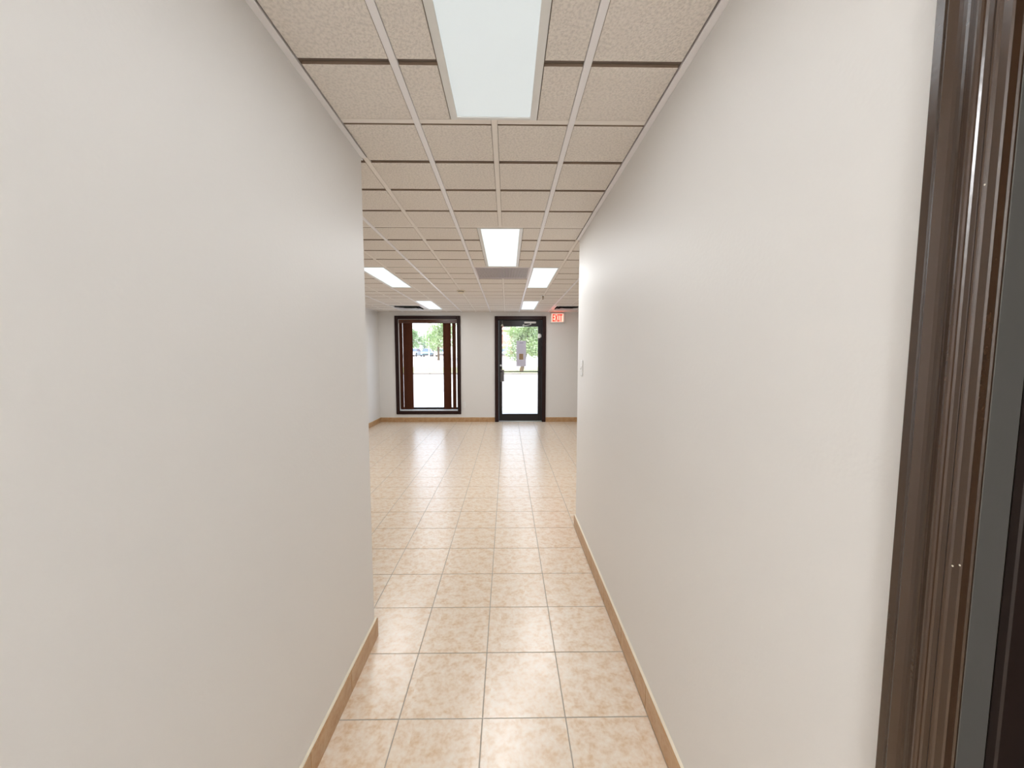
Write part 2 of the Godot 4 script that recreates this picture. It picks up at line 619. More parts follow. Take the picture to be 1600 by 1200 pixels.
func baseboards():
	var h := 0.098
	var t := 0.0135
	# [name, label, from, to, outward normal]
	var runs := [
		["baseboard_left", "tan tile skirting along the left corridor wall", Vector2(XL, DB), Vector2(XL, DL + t), Vector2(1, 0)],
		["baseboard_right", "tan tile skirting along the right corridor wall", Vector2(XR, 0.526), Vector2(XR, DR + t), Vector2(-1, 0)],
		["baseboard_room_left", "tan tile skirting along the front room's left wall", Vector2(RL, DL), Vector2(RL, DF - t), Vector2(1, 0)],
		["baseboard_far_left", "tan tile skirting under the window, left of the entrance", Vector2(RL, DF), Vector2(-0.268, DF), Vector2(0, -1)],
		["baseboard_far_right", "tan tile skirting right of the entrance door, under the exit sign", Vector2(0.829, DF), Vector2(RR, DF), Vector2(0, -1)],
	]
	for r in runs:
		var root := thing(r[0], Vector3.ZERO, r[1], "skirting", "", "structure")
		var a: Vector2 = r[2]
		var b: Vector2 = r[3]
		var n: Vector2 = r[4]
		var dir := (b - a).normalized()
		var L := (b - a).length()
		var k := 0
		while k * TP < L - 0.01:
			# count from the far end so that the cut piece is at the near one
			var q1 := b - dir * (k * TP + (0.001 if k else 0.0))
			var q0 := b - dir * minf((k + 1) * TP - 0.001, L)
			var q2 := q0 + n * t
			put("skirting_tile", bx(minf(q2.x, q1.x), maxf(q2.x, q1.x), 0.0, h, minf(q2.y, q1.y), maxf(q2.y, q1.y), 0.002).commit(), M.base_tile, root)
			k += 1
		var c := b + n * t * 0.8
		put("top_grout", bx(minf(a.x, c.x), maxf(a.x, c.x), h, h + 0.004, minf(a.y, c.y), maxf(a.y, c.y), 0.001).commit(), M.caulk, root)

# ================================================================ window with its blind
func window_front():
	var w := thing("window_1", Vector3.ZERO, "tall fixed window in a dark brown frame, in the far wall", "window", "", "structure")
	put("casing", rect_ring(-2.386, -0.996, 0.170, 2.272, DF - 0.03, DF, 0.072, 0.006).commit(), M.dark_wood, w)
	put("reveal", rect_ring(-2.33, -1.05, 0.226, 2.216, DF, DF + 0.15, 0.02, 0.002).commit(), M.white, w)
	put("sill", bx(-2.31, -1.07, 0.246, 0.258, DF + 0.005, DF + 0.12, 0.002).commit(), M.white, w)
	put("sash", rect_ring(-2.31, -1.07, 0.246, 2.196, DF + 0.12, DF + 0.16, 0.022, 0.002).commit(), M.bronze, w)
	put("bottom_rail", bx(-2.288, -1.092, 0.262, 0.302, DF + 0.118, DF + 0.158, 0.002).commit(), M.bronze, w)
	put("pane", bx(-2.288, -1.092, 0.302, 2.174, DF + 0.137, DF + 0.143, 0.0).commit(), M.glass, w)
	# vertical blind drawn to both sides
	var b := thing("vertical_blind", p3(-1.69, 2.2, DF + 0.06), "brown vertical blind drawn open to both sides of the tall window", "blind")
	var o := b.position
	put("valance", bx(-2.308, -1.072, 2.118, 2.196, DF + 0.002, DF + 0.014, 0.002).commit(), M.valance, b, -o)
	put("head_rail", bx(-2.30, -1.08, 2.15, 2.19, DF + 0.03, DF + 0.075, 0.003).commit(), M.bronze, b, -o)
	var vane := vane_mesh(0.089, 1.86)
	# x of each vane, its turn in degrees from facing the room
	for v in [[-2.286, 8], [-2.198, 50], [-2.150, 24], [-2.120, 26], [-2.096, 23], [-2.072, 20], [-1.337, -18], [-1.310, -22], [-1.284, -25], [-1.248, -20], [-1.142, -22]]:
		var m := put("vane", vane, M.vane, b, p3(v[0], 1.204, DF + 0.055) - o)
		m.rotation_degrees.y = v[1]
		var clip := put("carrier", bx(v[0] - 0.006, v[0] + 0.006, 2.134, 2.15, DF + 0.049, DF + 0.061, 0.001).commit(), M.white, b, -o)
		clip.set_meta("label", "small white vane carrier")

func vane_mesh(w: float, h: float) -> ArrayMesh:
	var prof := PackedVector2Array()
	for k in 9:
		var u := (k / 8.0 - 0.5)
		prof.append(Vector2(u * w, 0.006 * (1 - 4 * u * u)))
	for k in 9:
		var u := (0.5 - k / 8.0)
		prof.append(Vector2(u * w, 0.006 * (1 - 4 * u * u) - 0.0012))
	return extrude(prof, Vector3(0, -h / 2, 0), Vector3(0, h / 2, 0), Vector3(1, 0, 0), Vector3(0, 0, 1)).commit()

# ================================================================ glass entrance door
func door_front():
	var w := thing("door_1", Vector3.ZERO, "glass entrance door with dark bronze stiles, in a brown frame in the far wall", "door", "", "structure")
	var st := begin()
	bx(-0.265, -0.193, 0.0, 2.267, DF - 0.035, DF + 0.01, 0.005, st)
	bx(0.753, 0.826, 0.0, 2.267, DF - 0.035, DF + 0.01, 0.005, st)
	bx(-0.193, 0.753, 2.195, 2.267, DF - 0.035, DF + 0.01, 0.005, st)
	put("casing", st.commit(), M.dark_wood, w)
	st = begin()
	bx(-0.20, -0.183, 0.0, 2.2, DF + 0.01, DF + 0.16, 0.002, st)
	bx(0.748, 0.765, 0.0, 2.2, DF + 0.01, DF + 0.16, 0.002, st)
	bx(-0.183, 0.748, 2.183, 2.205, DF + 0.01, DF + 0.16, 0.002, st)
	put("jamb", st.commit(), M.bronze, w)
	put("threshold", bx(-0.183, 0.748, 0.0, 0.012, DF - 0.02, DF + 0.18, 0.004).commit(), M.steel, w)
	var d0 := DF + 0.05
	var d1 := DF + 0.095
	put("stile", bx(-0.181, -0.108, 0.016, 2.181, d0, d1, 0.004).commit(), M.bronze, w)
	put("stile", bx(0.661, 0.746, 0.016, 2.181, d0, d1, 0.004).commit(), M.bronze, w)
	put("top_rail", bx(-0.108, 0.661, 2.053, 2.181, d0, d1, 0.004).commit(), M.bronze, w)
	put("bottom_rail", bx(-0.108, 0.661, 0.016, 0.165, d0, d1, 0.004).commit(), M.bronze, w)
	put("pane", bx(-0.106, 0.659, 0.167, 2.051, DF + 0.07, DF + 0.076, 0.0).commit(), M.glass, w)
	var bar := begin()
	tube([p3(-0.13, 1.088, DF + 0.005), p3(0.70, 1.088, DF + 0.005)], 0.011, 12, bar)
	for x in [-0.13, 0.70]:
		tube([p3(x, 1.088, DF + 0.005), p3(x, 1.088, d0)], 0.012, 10, bar)
	put("push_bar", bar.commit(), M.bronze, w)
	var pl := begin()
	bx(-0.148, -0.108, 0.87, 1.14, d0 - 0.006, d0, 0.002, pl)
	bx(-0.128, -0.066, 0.875, 0.905, d0 - 0.05, d0 - 0.006, 0.004, pl)
	bx(-0.128, -0.066, 1.10, 1.13, d0 - 0.05, d0 - 0.006, 0.004, pl)
	bx(-0.108, -0.066, 0.875, 1.13, d0 - 0.06, d0 - 0.04, 0.006, pl)
	put("pull_handle", pl.commit(), mat(Color(0.42, 0.40, 0.40), 0.4), w)
	var lk := put("thumb_turn", lathe([Vector2(0, 0.022), Vector2(0.014, 0.022), Vector2(0.02, 0.016), Vector2(0.02, 0)], p3(-0.14, 1.222, d0), Vector3(0, 0, 1), 20).commit(), M.plate, w)
	lk.set_meta("label", "pale round thumb turn of the lock")
	# door closer with its arm
	var cl := put("door_closer", bx(0.36, 0.615, 2.118, 2.158, d0 - 0.05, d0, 0.008).commit(), M.closer, w)
	cl.set_meta("label", "silver door closer")
	var arm := begin()
	tube([p3(0.50, 2.106, d0 - 0.026), p3(0.48, 2.09, d0 - 0.05), p3(0.40, 2.072, d0 - 0.062), p3(0.33, 2.075, d0 - 0.05), p3(0.36, 2.10, d0 - 0.02)], 0.008, 10, arm)
	tube([p3(0.50, 2.13, d0 - 0.03), p3(0.50, 2.095, d0 - 0.03)], 0.013, 10, arm)
	put("closer_arm", arm.commit(), M.closer, w)
	# notice taped to the glass
	var img := Image.create(104, 264, false, Image.FORMAT_RGB8)
	img.fill(Color(0.80, 0.79, 0.85))
	for k in 4: img.fill_rect(Rect2i(34 - k * 2, 14 + k * 4, 40 + k * 2, 2), Color(0.6, 0.57, 0.68))
	for k in 16: img.fill_rect(Rect2i(14, 40 + k * 6, 60 + (k * 37) % 22, 2), Color(0.735, 0.72, 0.79))
	for k in 6: img.fill_rect(Rect2i(14, 206 + k * 7, 58 + (k * 29) % 20, 2), Color(0.735, 0.72, 0.79))
	var pm := mat(Color.WHITE, 0.7)
	pm.albedo_texture = ImageTexture.create_from_image(img)
	pm.backlight_enabled = true
	pm.backlight = Color(0.3, 0.3, 0.32)
	var s := thing("door_notice", p3(0.302, 1.475, DF + 0.0655), "tall pale paper notice with a tan square, stuck on the entrance door glass", "notice")
	var sheet := QuadMesh.new()
	sheet.size = Vector2(0.208, 0.548)
	var shs := begin()
	bx(-0.104, 0.104, -0.274, 0.274, 0.0, 0.0016, 0.0, shs)
	put("paper", shs.commit(), mat(Color(0.80, 0.79, 0.85), 0.7), s)
	put("printed_face", sheet, pm, s, Vector3(0, 0, 0.0004))
	var sq := put("tan_square", bx(-0.045, 0.043, -0.128, -0.003, -0.0012, -0.0005, 0.0).commit(), mat(Color(0.60, 0.49, 0.36), 0.6), s)
	sq.set_meta("label", "tan printed square")
	# little hanging bell on the left of the door head
	var b := thing("door_chime", p3(-0.108, 2.19, DF + 0.032), "small pale bell on a wire at the top left of the entrance door", "bell")
	put("wire", tube([Vector3(0, 0, 0), Vector3(0.002, -0.06, 0), Vector3(0, -0.085, 0)], 0.002, 6).commit(), M.steel, b)
	put("bell", lathe([Vector2(0, 0), Vector2(0.012, -0.006), Vector2(0.02, -0.02), Vector2(0.028, -0.038), Vector2(0.03, -0.042), Vector2(0.0, -0.036)], Vector3(0, -0.085, 0), Vector3(0, 1, 0), 20).commit(), M.caulk, b)
	# alarm contact on the right stile
	var a := thing("alarm_contact", p3(0.69, 1.855, d0 - 0.012), "small white alarm sensor on the right stile of the entrance door", "sensor")
	put("sensor_body", bx(-0.03, 0.02, -0.046, 0.046, -0.012, 0.012, 0.005).commit(), M.plate, a)
	put("magnet", bx(0.024, 0.04, -0.03, 0.03, -0.012, 0.008, 0.003).commit(), M.plate, a)
	var hd := thing("door_sensor", p3(0.047, 2.306, DF - 0.012), "small white sensor bar on the wall just above the entrance door frame", "sensor")
	put("sensor_body", bx(-0.04, 0.04, -0.012, 0.012, -0.012, 0.012, 0.004).commit(), M.plate, hd)
	put("sensor_eye", bx(-0.012, 0.012, -0.006, 0.006, -0.014, -0.0115, 0.001).commit(), M.vent, hd)

# ================================================================ doorway beside the viewer
func doorway_side():
	var w := thing("door_2", Vector3.ZERO, "side doorway at the right edge, framed in glossy brown moulded wood", "door", "", "structure")
	var di := 0.442
	# colonial casing: u runs from the outer edge to the opening, v out of the wall
	var pr := PackedVector2Array([Vector2(0, 0), Vector2(0, 0.0135), Vector2(0.0015, 0.015), Vector2(0.0115, 0.0155), Vector2(0.0135, 0.0135)])
	pr.append(Vector2(0.0145, 0.0135))
	for k in 6:     # step up, rounded
		var a := PI / 2 * k / 5.0
		pr.append(Vector2(0.0150 + 0.004 * (1 - cos(a)), 0.0135 + 0.0055 * sin(a)))
	for k in range(1, 9):    # long cove
		var u := k / 8.0
		pr.append(Vector2(0.0195 + 0.026 * u, 0.019 - 0.0062 * sin(PI * u) ** 1.0 - 0.002 * u))
	for k in 7:     # bead
		var a := PI * k / 6.0
		pr.append(Vector2(0.0505 - 0.0042 * cos(a), 0.0170 + 0.0035 * sin(a)))
	pr.append(Vector2(0.0560, 0.0150))
	pr.append(Vector2(0.0600, 0.0142))
	for k in 5:     # small bead
		var a := PI * k / 4.0
		pr.append(Vector2(0.0628 - 0.002 * cos(a), 0.0135 + 0.0018 * sin(a)))
	pr.append(Vector2(0.0665, 0.0118))
	pr.append(Vector2(0.0735, 0.0112))
	pr.append(Vector2(0.0750, 0.0095))
	pr.append(Vector2(0.0750, 0.0))
	for k in pr.size(): pr[k].x *= 1.06
	put("casing", extrude(pr, p3(XR, 0, di + 0.0795), p3(XR, 2.105, di + 0.0795), Vector3(0, 0, 1), Vector3(-1, 0, 0)).commit(), M.brown, w)
	put("casing", extrude(pr, p3(XR, 0, -0.48), p3(XR, 2.105, -0.48), Vector3(0, 0, -1), Vector3(-1, 0, 0)).commit(), M.brown, w)
	put("head_casing", extrude(pr, p3(XR, 2.105, di), p3(XR, 2.105, -0.405), Vector3(0, -1, 0), Vector3(-1, 0, 0)).commit(), M.brown, w)
	for s in [[di, di + 0.02], [-0.42, -0.40]]:
		put("jamb", bx(XR + 0.001, XR + 0.118, 0.0, 2.04, s[0], s[1], 0.0025).commit(), M.brown, w)
	put("jamb_head", bx(XR + 0.001, XR + 0.118, 2.03, 2.06, -0.40, di, 0.002).commit(), M.brown, w)
	put("grey_rebate", bx(XR + 0.005, XR + 0.042, 0.0, 2.03, di - 0.0012, di, 0.0008).commit(), M.grey, w).set_meta("label", "strip in the door rebate coloured grey for its shade")  # grey stands in for the brown jamb reflecting the dim room
	for c in [[1.175, 0.449], [1.179, 0.4435], [1.640, 0.4525], [1.023, 0.5034]]:
		put("paint_chip", lathe([Vector2(0, 0.0004), Vector2(0.0009, 0.0002), Vector2(0.0012, 0)], p3(XR - 0.0135 if c[1] > 0.448 else XR - 0.0113, c[0], c[1]), Vector3(-1, 0, 0), 7).commit(), M.caulk, w).set_meta("label", "pale chip in the brown paint")
	put("door_stop", bx(XR + 0.042, XR + 0.08, 0.0, 2.03, di - 0.012, di, 0.002).commit(), M.brown_dark, w)

# ================================================================ lights and fittings
func troffer(x: float, d0: float, d1: float, glow: float, energy: float, label: String, margin := 0.0):
	var hw := FT / 2 - 0.0125 + margin
	var len := d1 - d0
	var o := thing("ceiling_light", p3(x, CEIL, (d0 + d1) / 2), label, "light", "recessed strip lights in the ceiling")
	var fr := begin()
	var w := 0.026 if margin > 0.0 else 0.012
	bx(-hw, -hw + w, -0.002, 0.011, -len / 2, len / 2, 0.0012, fr)
	bx(hw - w, hw, -0.002, 0.011, -len / 2, len / 2, 0.0012, fr)
	bx(-hw + w, hw - w, -0.002, 0.011, -len / 2, -len / 2 + 0.014, 0.0012, fr)
	bx(-hw + w, hw - w, -0.002, 0.011, len / 2 - 0.014, len / 2, 0.0012, fr)
	put("frame", fr.commit(), M.white, o)
	var lm := mat(Color(0.85, 0.88, 0.9), 0.35, 0.5)
	lm.emission_enabled = true
	lm.emission = Color(0.93, 0.985, 1.0)
	lm.emission_energy_multiplier = glow
	put("diffuser", bx(-hw + w, hw - w, 0.003, 0.010, -len / 2 + 0.014, len / 2 - 0.014, 0.0).commit(), lm, o)
	var l := AreaLight3D.new()
	l.name = "area_light"
	l.area_size = Vector2((hw - w) * 2, len - 0.03)
	l.position = Vector3(0, -0.004, 0)
	l.rotation_degrees.x = -90
	l.light_color = Color(0.97, 0.985, 1.0)
	l.light_energy = energy
	l.area_range = 20.0
	l.shadow_enabled = true
	o.add_child(l)

func fittings():
	var c05 := -0.0515
	var e := 0.86
	troffer(c05, rowd(-4) + 0.002, rowd(0) - 0.032, 0.2, 0.20, "nearest recessed strip light, over the corridor, with a wide white rim", 0.0265)
	troffer(c05, rowd(4) + 0.002, rowd(8) - 0.032, 0.4, e, "recessed strip light in mid ceiling, just before the grey return grille", 0.0265)
	troffer(colx(2.5), rowd(8) + 0.002, rowd(12) - 0.032, 0.4, e, "recessed strip light just right of the grey return grille")
	troffer(colx(2.5), rowd(16) + 0.002, rowd(20) - 0.032, 0.4, 0.5, "small far recessed strip light above the way to the entrance door")
	troffer(colx(-3.5), rowd(8) + 0.002, rowd(12) - 0.032, 0.4, e, "large recessed strip light at left, partly hidden by the left corridor wall")
	troffer(colx(-3.5), rowd(16) + 0.002, rowd(20) - 0.032, 0.4, 0.5, "far recessed strip light at left, in front of the tall window")
	troffer(c05, rowd(-12) + 0.3, rowd(-8) - 0.032, 0.3, 2.7, "added unseen strip light behind the viewer, brightening the corridor walls", 0.0265)  # added out of view to fill the near corridor walls with light
	# return grille
	var g := thing("return_grille", p3(c05, CEIL, rowd(9) - 0.014), "grey slatted return air grille in the middle of the ceiling", "grille")
	var fr := begin()
	var hw := FT - 0.0135
	var hl := FT - 0.02
	for s: float in [-1.0, 1.0]:
		cbox(fr, Vector3(s * hw - (0.014 if s > 0 else 0.0), -0.001, -hl), Vector3(s * hw + (0.014 if s < 0 else 0.0), 0.011, hl), 0.001)
		cbox(fr, Vector3(-hw + 0.014, -0.001, s * hl - (0.014 if s > 0 else 0.0)), Vector3(hw - 0.014, 0.011, s * hl + (0.014 if s < 0 else 0.0)), 0.001)
	put("frame", fr.commit(), M.vent, g)
	put("backing", bx(-hw + 0.014, hw - 0.014, 0.0085, 0.011, -hl + 0.014, hl - 0.014, 0.0).commit(), mat(Color(0.5, 0.47, 0.47), 0.9), g)
	var sl := begin()
	var x := -hw + 0.02
	while x < hw - 0.016:
		cbox(sl, Vector3(x, 0.0, -hl + 0.014), Vector3(x + 0.006, 0.0085, hl - 0.014), 0.0)
		x += 0.0125
	put("slats", sl.commit(), M.vent, g).set_meta("kind", "stuff")
	diffuser(colx(-5), "dark louvred air diffuser in the ceiling at left, before the tall window")
	diffuser(colx(5), "dark louvred air diffuser in the ceiling above the exit sign")
	# smoke detector
	var sd := thing("smoke_detector", p3(-0.655, CEIL, 5.42), "small round smoke detector on the ceiling, left of the return grille", "detector")
	put("base", lathe([Vector2(0, -0.012), Vector2(0.056, -0.012), Vector2(0.06, -0.006), Vector2(0.06, 0)], Vector3.ZERO, Vector3.UP, 28).commit(), M.caulk, sd)
	put("chamber_slots", lathe([Vector2(0.042, -0.012), Vector2(0.042, -0.022)], Vector3.ZERO, Vector3.UP, 28).commit(), M.brown_dark, sd)
	put("cap", lathe([Vector2(0, -0.045), Vector2(0.022, -0.043), Vector2(0.04, -0.034), Vector2(0.05, -0.022), Vector2(0.0, -0.0215)], Vector3.ZERO, Vector3.UP, 28).commit(), M.caulk, sd)
	# sprinkler
	var sp := thing("sprinkler_head", p3(0.549, CEIL, 5.86), "tiny brass sprinkler head on the ceiling beyond the light right of the grille", "sprinkler")
	put("escutcheon", lathe([Vector2(0, -0.006), Vector2(0.026, -0.006), Vector2(0.034, 0)], Vector3.ZERO, Vector3.UP, 20).commit(), M.white, sp)
	var body := begin()
	lathe([Vector2(0, -0.026), Vector2(0.009, -0.026), Vector2(0.009, -0.006)], Vector3.ZERO, Vector3.UP, 12, body)
	for s: float in [-1.0, 1.0]: tube([Vector3(s * 0.009, -0.02, 0), Vector3(s * 0.012, -0.036, 0), Vector3(0, -0.05, 0)], 0.0025, 6, body)
	put("yoke", body.commit(), mat(Color(0.55, 0.45, 0.25), 0.35), sp)
	put("deflector", lathe([Vector2(0, -0.053), Vector2(0.016, -0.053), Vector2(0.016, -0.050), Vector2(0, -0.050)], Vector3.ZERO, Vector3.UP, 12).commit(), mat(Color(0.55, 0.45, 0.25), 0.35), sp)
	# exit sign
	var ex := thing("exit_sign", p3(1.063, 2.123, DF), "lit EXIT sign with red letters on the wall right of the entrance door", "sign")
	put("housing", rect_ring(-0.151, 0.151, 0.0, 0.216, -0.05, 0.0, 0.024, 0.004).commit(), M.plate, ex)
	put("back_box", bx(-0.127, 0.127, 0.024, 0.192, -0.03, 0.0, 0.0).commit(), M.plate, ex)
	var fm := mat(Color(0.93, 0.80, 0.74), 0.4)
	fm.emission_enabled = true
	fm.emission = Color(1.0, 0.83, 0.74)
	fm.emission_energy_multiplier = 0.42
	put("glowing_face", bx(-0.127, 0.127, 0.024, 0.192, -0.040, -0.030, 0.0).commit(), fm, ex)
	var tm := TextMesh.new()
	tm.text = "EXIT"
	var f := SystemFont.new()
	f.font_names = PackedStringArray(["Droid Sans"])
	f.font_weight = 700
	tm.font = f
	tm.font_size = 64
	tm.pixel_size = 0.0022
	tm.depth = 0.01
	var rm := mat(Color(0.85, 0.12, 0.08), 0.4)
	rm.emission_enabled = true
	rm.emission = Color(1.0, 0.18, 0.09)
	rm.emission_energy_multiplier = 0.5
	var lt := put("sign_letters", tm, rm, ex)
	lt.position = Vector3(0.0, 0.108, 0.0395)
	var bb := tm.get_aabb()
	if bb.size.x > 0.01: lt.scale = Vector3(0.205 / bb.size.x, 0.150 / bb.size.y, 1)
	lt.position -= Vector3(bb.get_center().x * lt.scale.x, bb.get_center().y * lt.scale.y, 0)
	var el := AreaLight3D.new()
	el.name = "area_light"
	el.area_size = Vector2(0.25, 0.16)
	el.position = Vector3(0, 0.108, 0.056)
	el.rotation_degrees.y = 180
	el.light_color = Color(1, 0.3, 0.2)
	el.light_energy = 0.03
	el.area_range = 12.0
	el.shadow_enabled = true
	ex.add_child(el)
	# switch on the right corridor wall, outlet under the window
	var sw := thing("light_switch", p3(XR, 1.343, 2.885), "white light switch near the far end of the right corridor wall", "switch")
	put("plate", bx(-0.007, 0, -0.059, 0.059, -0.036, 0.036, 0.0025).commit(), M.plate, sw)
	put("toggle_well", bx(-0.0085, -0.006, -0.013, 0.013, -0.006, 0.006, 0.0005).commit(), M.vent, sw)
	put("toggle", extrude(PackedVector2Array([Vector2(0, -0.009), Vector2(0.013, -0.012), Vector2(0.013, -0.005), Vector2(0, 0.006)]), Vector3(-0.007, 0, -0.0045), Vector3(-0.007, 0, 0.0045), Vector3(-1, 0, 0), Vector3.UP).commit(), M.plate, sw)
	for s: float in [-1.0, 1.0]:
		put("screw", lathe([Vector2(0, 0.0014), Vector2(0.003, 0.001), Vector2(0.0035, 0)], Vector3(-0.007, s * 0.03, 0), Vector3(-1, 0, 0), 12).commit(), M.steel, sw)
	var ol := thing("wall_outlet", p3(-0.930, 0.37, DF), "white power outlet low on the far wall between window and entrance door", "outlet")
	put("plate", bx(-0.035, 0.035, -0.058, 0.058, -0.007, 0, 0.0025).commit(), M.plate, ol)
	for s: float in [-1.0, 1.0]:
		put("receptacle", bx(-0.016, 0.016, s * 0.02 - 0.013, s * 0.02 + 0.013, -0.009, -0.006, 0.002).commit(), M.white, ol)
		var so := begin()
		for q: float in [-1.0, 1.0]: bx(q * 0.006 - 0.001, q * 0.006 + 0.001, s * 0.02 - 0.004, s * 0.02 + 0.005, -0.0094, -0.0088, 0.0, so)
		put("slots", so.commit(), M.black, ol)

func diffuser(x: float, label: String):
	var d := rowd(19) - 0.014
	var o := thing("air_diffuser", p3(x, CEIL, d), label, "diffuser", "supply air diffusers in the ceiling")
	var hw := FT - 0.0135
	var hl := FT - 0.02
	# square rings of slanting blades round a dark throat
	var fr := begin()
	for s: float in [-1.0, 1.0]:
		cbox(fr, Vector3(s * hw - (0.05 if s > 0 else 0.0), -0.001, -hl), Vector3(s * hw + (0.05 if s < 0 else 0.0), 0.010, hl), 0.001)
		cbox(fr, Vector3(-hw + 0.05, -0.001, s * hl - (0.05 if s > 0 else 0.0)), Vector3(hw - 0.05, 0.010, s * hl + (0.05 if s < 0 else 0.0)), 0.001)
	put("frame", fr.commit(), M.white, o)
	put("throat", bx(-hw + 0.05, hw - 0.05, 0.0095, 0.0115, -hl + 0.05, hl - 0.05, 0.0).commit(), M.dark, o)
	for k in 3:
		var a := hw - 0.062 - k * 0.07
		var b := a - 0.035
		var al := hl - 0.062 - k * 0.07
		var bl := al - 0.035
		var st := begin()
		for s: float in [-1.0, 1.0]:
			for flip: float in [1.0, -1.0]:
				var n1 := Vector3(0, -1, s * 0.5).normalized() * flip
				var n2 := Vector3(s * 0.5, -1, 0).normalized() * flip
				var up := 0.0015 if flip < 0 else 0.0
				quad(st, Vector3(-a, -0.022 + up, s * al), Vector3(a, -0.022 + up, s * al), Vector3(b, 0.006 + up, s * bl), Vector3(-b, 0.006 + up, s * bl), n1)
				quad(st, Vector3(s * a, -0.022 + up, -al), Vector3(s * a, -0.022 + up, al), Vector3(s * b, 0.006 + up, bl), Vector3(s * b, 0.006 + up, -bl), n2)
		put("blade_ring", st.commit(), M.white, o)

# ================================================================ outside
func ground_y(d: float) -> float:
	if d < 47.0: return -0.15
	return -0.15 + 1.35 * clampf((d - 47.0) / 22.0, 0.0, 1.0)

func outside():
	var st := begin()
	bx(-60, 60, -0.6, -0.03, DF + 0.2, 10.75, 0.02, st)
	var walk := struct("sidewalk", st, M.concrete, "pale concrete walk outside the entrance", "pavement")
	put("expansion_joint", bx(-20, 20, -0.032, -0.027, 10.5, 10.56, 0.0).commit(), M.kerb, walk)
	st = begin()
	bx(-60, 60, -0.6, -0.15, 10.75, 31.2, 0.0, st)
	var lot_ground := struct("parking_lot", st, M.asphalt, "sunlit asphalt parking lot outside the window and entrance door", "pavement")
	for c in [[0.0, 0.55, 19.9, 0.22], [1.1, 1.3, 19.9, 0.2], [0.9, 1.35, 17.0, 0.14], [-3.9, -2.8, 17.2, 0.14], [-3.2, -2.4, 16.6, 0.1], [-2.6, 0.4, 14.2, 0.06]]:
		put("tar_seam", bx(c[0], c[1], -0.152, -0.146, c[2], c[2] + c[3], 0.002).commit(), M.seam, lot_ground)
	st = begin()
	var xx := -60.0
	var lot := thing("kerb", p3(0, -0.15, 31.4), "weathered concrete kerb between the parking lot and the grass verge", "kerb", "", "structure")
	while xx < 20.0:
		var l := 2.4 + rng.randf() * 0.5
		put("kerb_stone", bx(xx, xx + l - 0.03, -0.02, 0.13 + rng.randf() * 0.02, -0.16, 0.16, 0.03).commit(), M.kerb, lot)
		xx += l
	st = begin()
	bx(-60, 60, -0.6, -0.04, 31.4, 47.0, 0.0, st)
	tag(put("grass_verge", st.commit(), M.grass, self), "sunlit strip of dry grass between the parking lot and the street", "grass", "", "stuff")
	st = begin()
	var pr := PackedVector2Array([Vector2(47, -0.6), Vector2(47, -0.15), Vector2(69, 1.2), Vector2(150, 1.2), Vector2(150, -0.6)])
	extrude(pr, Vector3(-90, 0, 0), Vector3(60, 0, 0), Vector3(0, 0, -1), Vector3(0, 1, 0), st)
	struct("street", st, M.asphalt, "bright street and far lot rising beyond the grass verge", "road")
	# cars in the far lot
	car(p3(-14.9, 1.2, 70.5), 4.0, Color(0.52, 0.63, 0.70), "pale blue car in the far lot, seen through the middle of the tall window")
	car(p3(-17.3, 1.2, 70.5), -6.0, Color(0.90, 0.90, 0.90), "white car left of the pale blue car in the far lot")
	car(p3(-12.6, 1.2, 72.0), 8.0, Color(0.92, 0.92, 0.92), "white car right of the pale blue car in the far lot")
	car(p3(-0.6, 1.2, 70.5), 5.0, Color(0.86, 0.88, 0.92), "white car in the far lot, seen through the left of the entrance door glass")
	# lamp post
	var lp := thing("lamp_post", p3(-14.05, 1.1, 68.0), "thin white lamp post before the far lot's cars", "lamp post")
	put("post", taper(Vector3.ZERO, Vector3(0, 4.2, 0), 0.10, 0.06, 12).commit(), M.band, lp)
	put("arm", tube([Vector3(0, 4.15, 0), Vector3(0.5, 4.3, 0), Vector3(0.8, 4.3, 0)], 0.04, 8).commit(), M.band, lp)
	put("lamp_head", bx(0.7, 1.2, 4.24, 4.36, -0.1, 0.1, 0.03).commit(), M.band, lp)
	# trees
	tree(p3(1.25, 0.015, 33.5), Vector3(0.7, 2.85, 0), Vector3(2.7, 2.1, 2.1), 0.17, 14000, M.leaf_a, 5, "leafy green tree on the grass verge, filling the entrance door glass")
	tree(p3(-10.9, 0.6, 60), Vector3(0, 4.3, 0), Vector3(2.9, 3.2, 2.4), 0.3, 4200, M.leaf_a, 6, "broad light green tree at the right of the tall window's view")
	tree(p3(-18.7, 1.2, 76), Vector3(0, 3.4, 0), Vector3(2.2, 2.6, 1.9), 0.3, 3000, M.leaf_b, 7, "grey green tree at the left of the tall window's view")
	tree(p3(-16.6, 1.2, 84), Vector3(0, 3.4, 0), Vector3(2.2, 2.5, 1.9), 0.3, 3000, M.leaf_b, 8, "small grey green tree behind the pale blue car")
	conifer(p3(-17.3, 1.2, 79), 4.9, 1.0, "blue green conifer beside the small trees in the tall window")
	tree(p3(5.2, 1.2, 80), Vector3(0, 4.5, 0), Vector3(3.4, 3.3, 2.6), 0.3, 2200, M.leaf_b, 9, "large tree across the street, behind the verge tree")
	building()

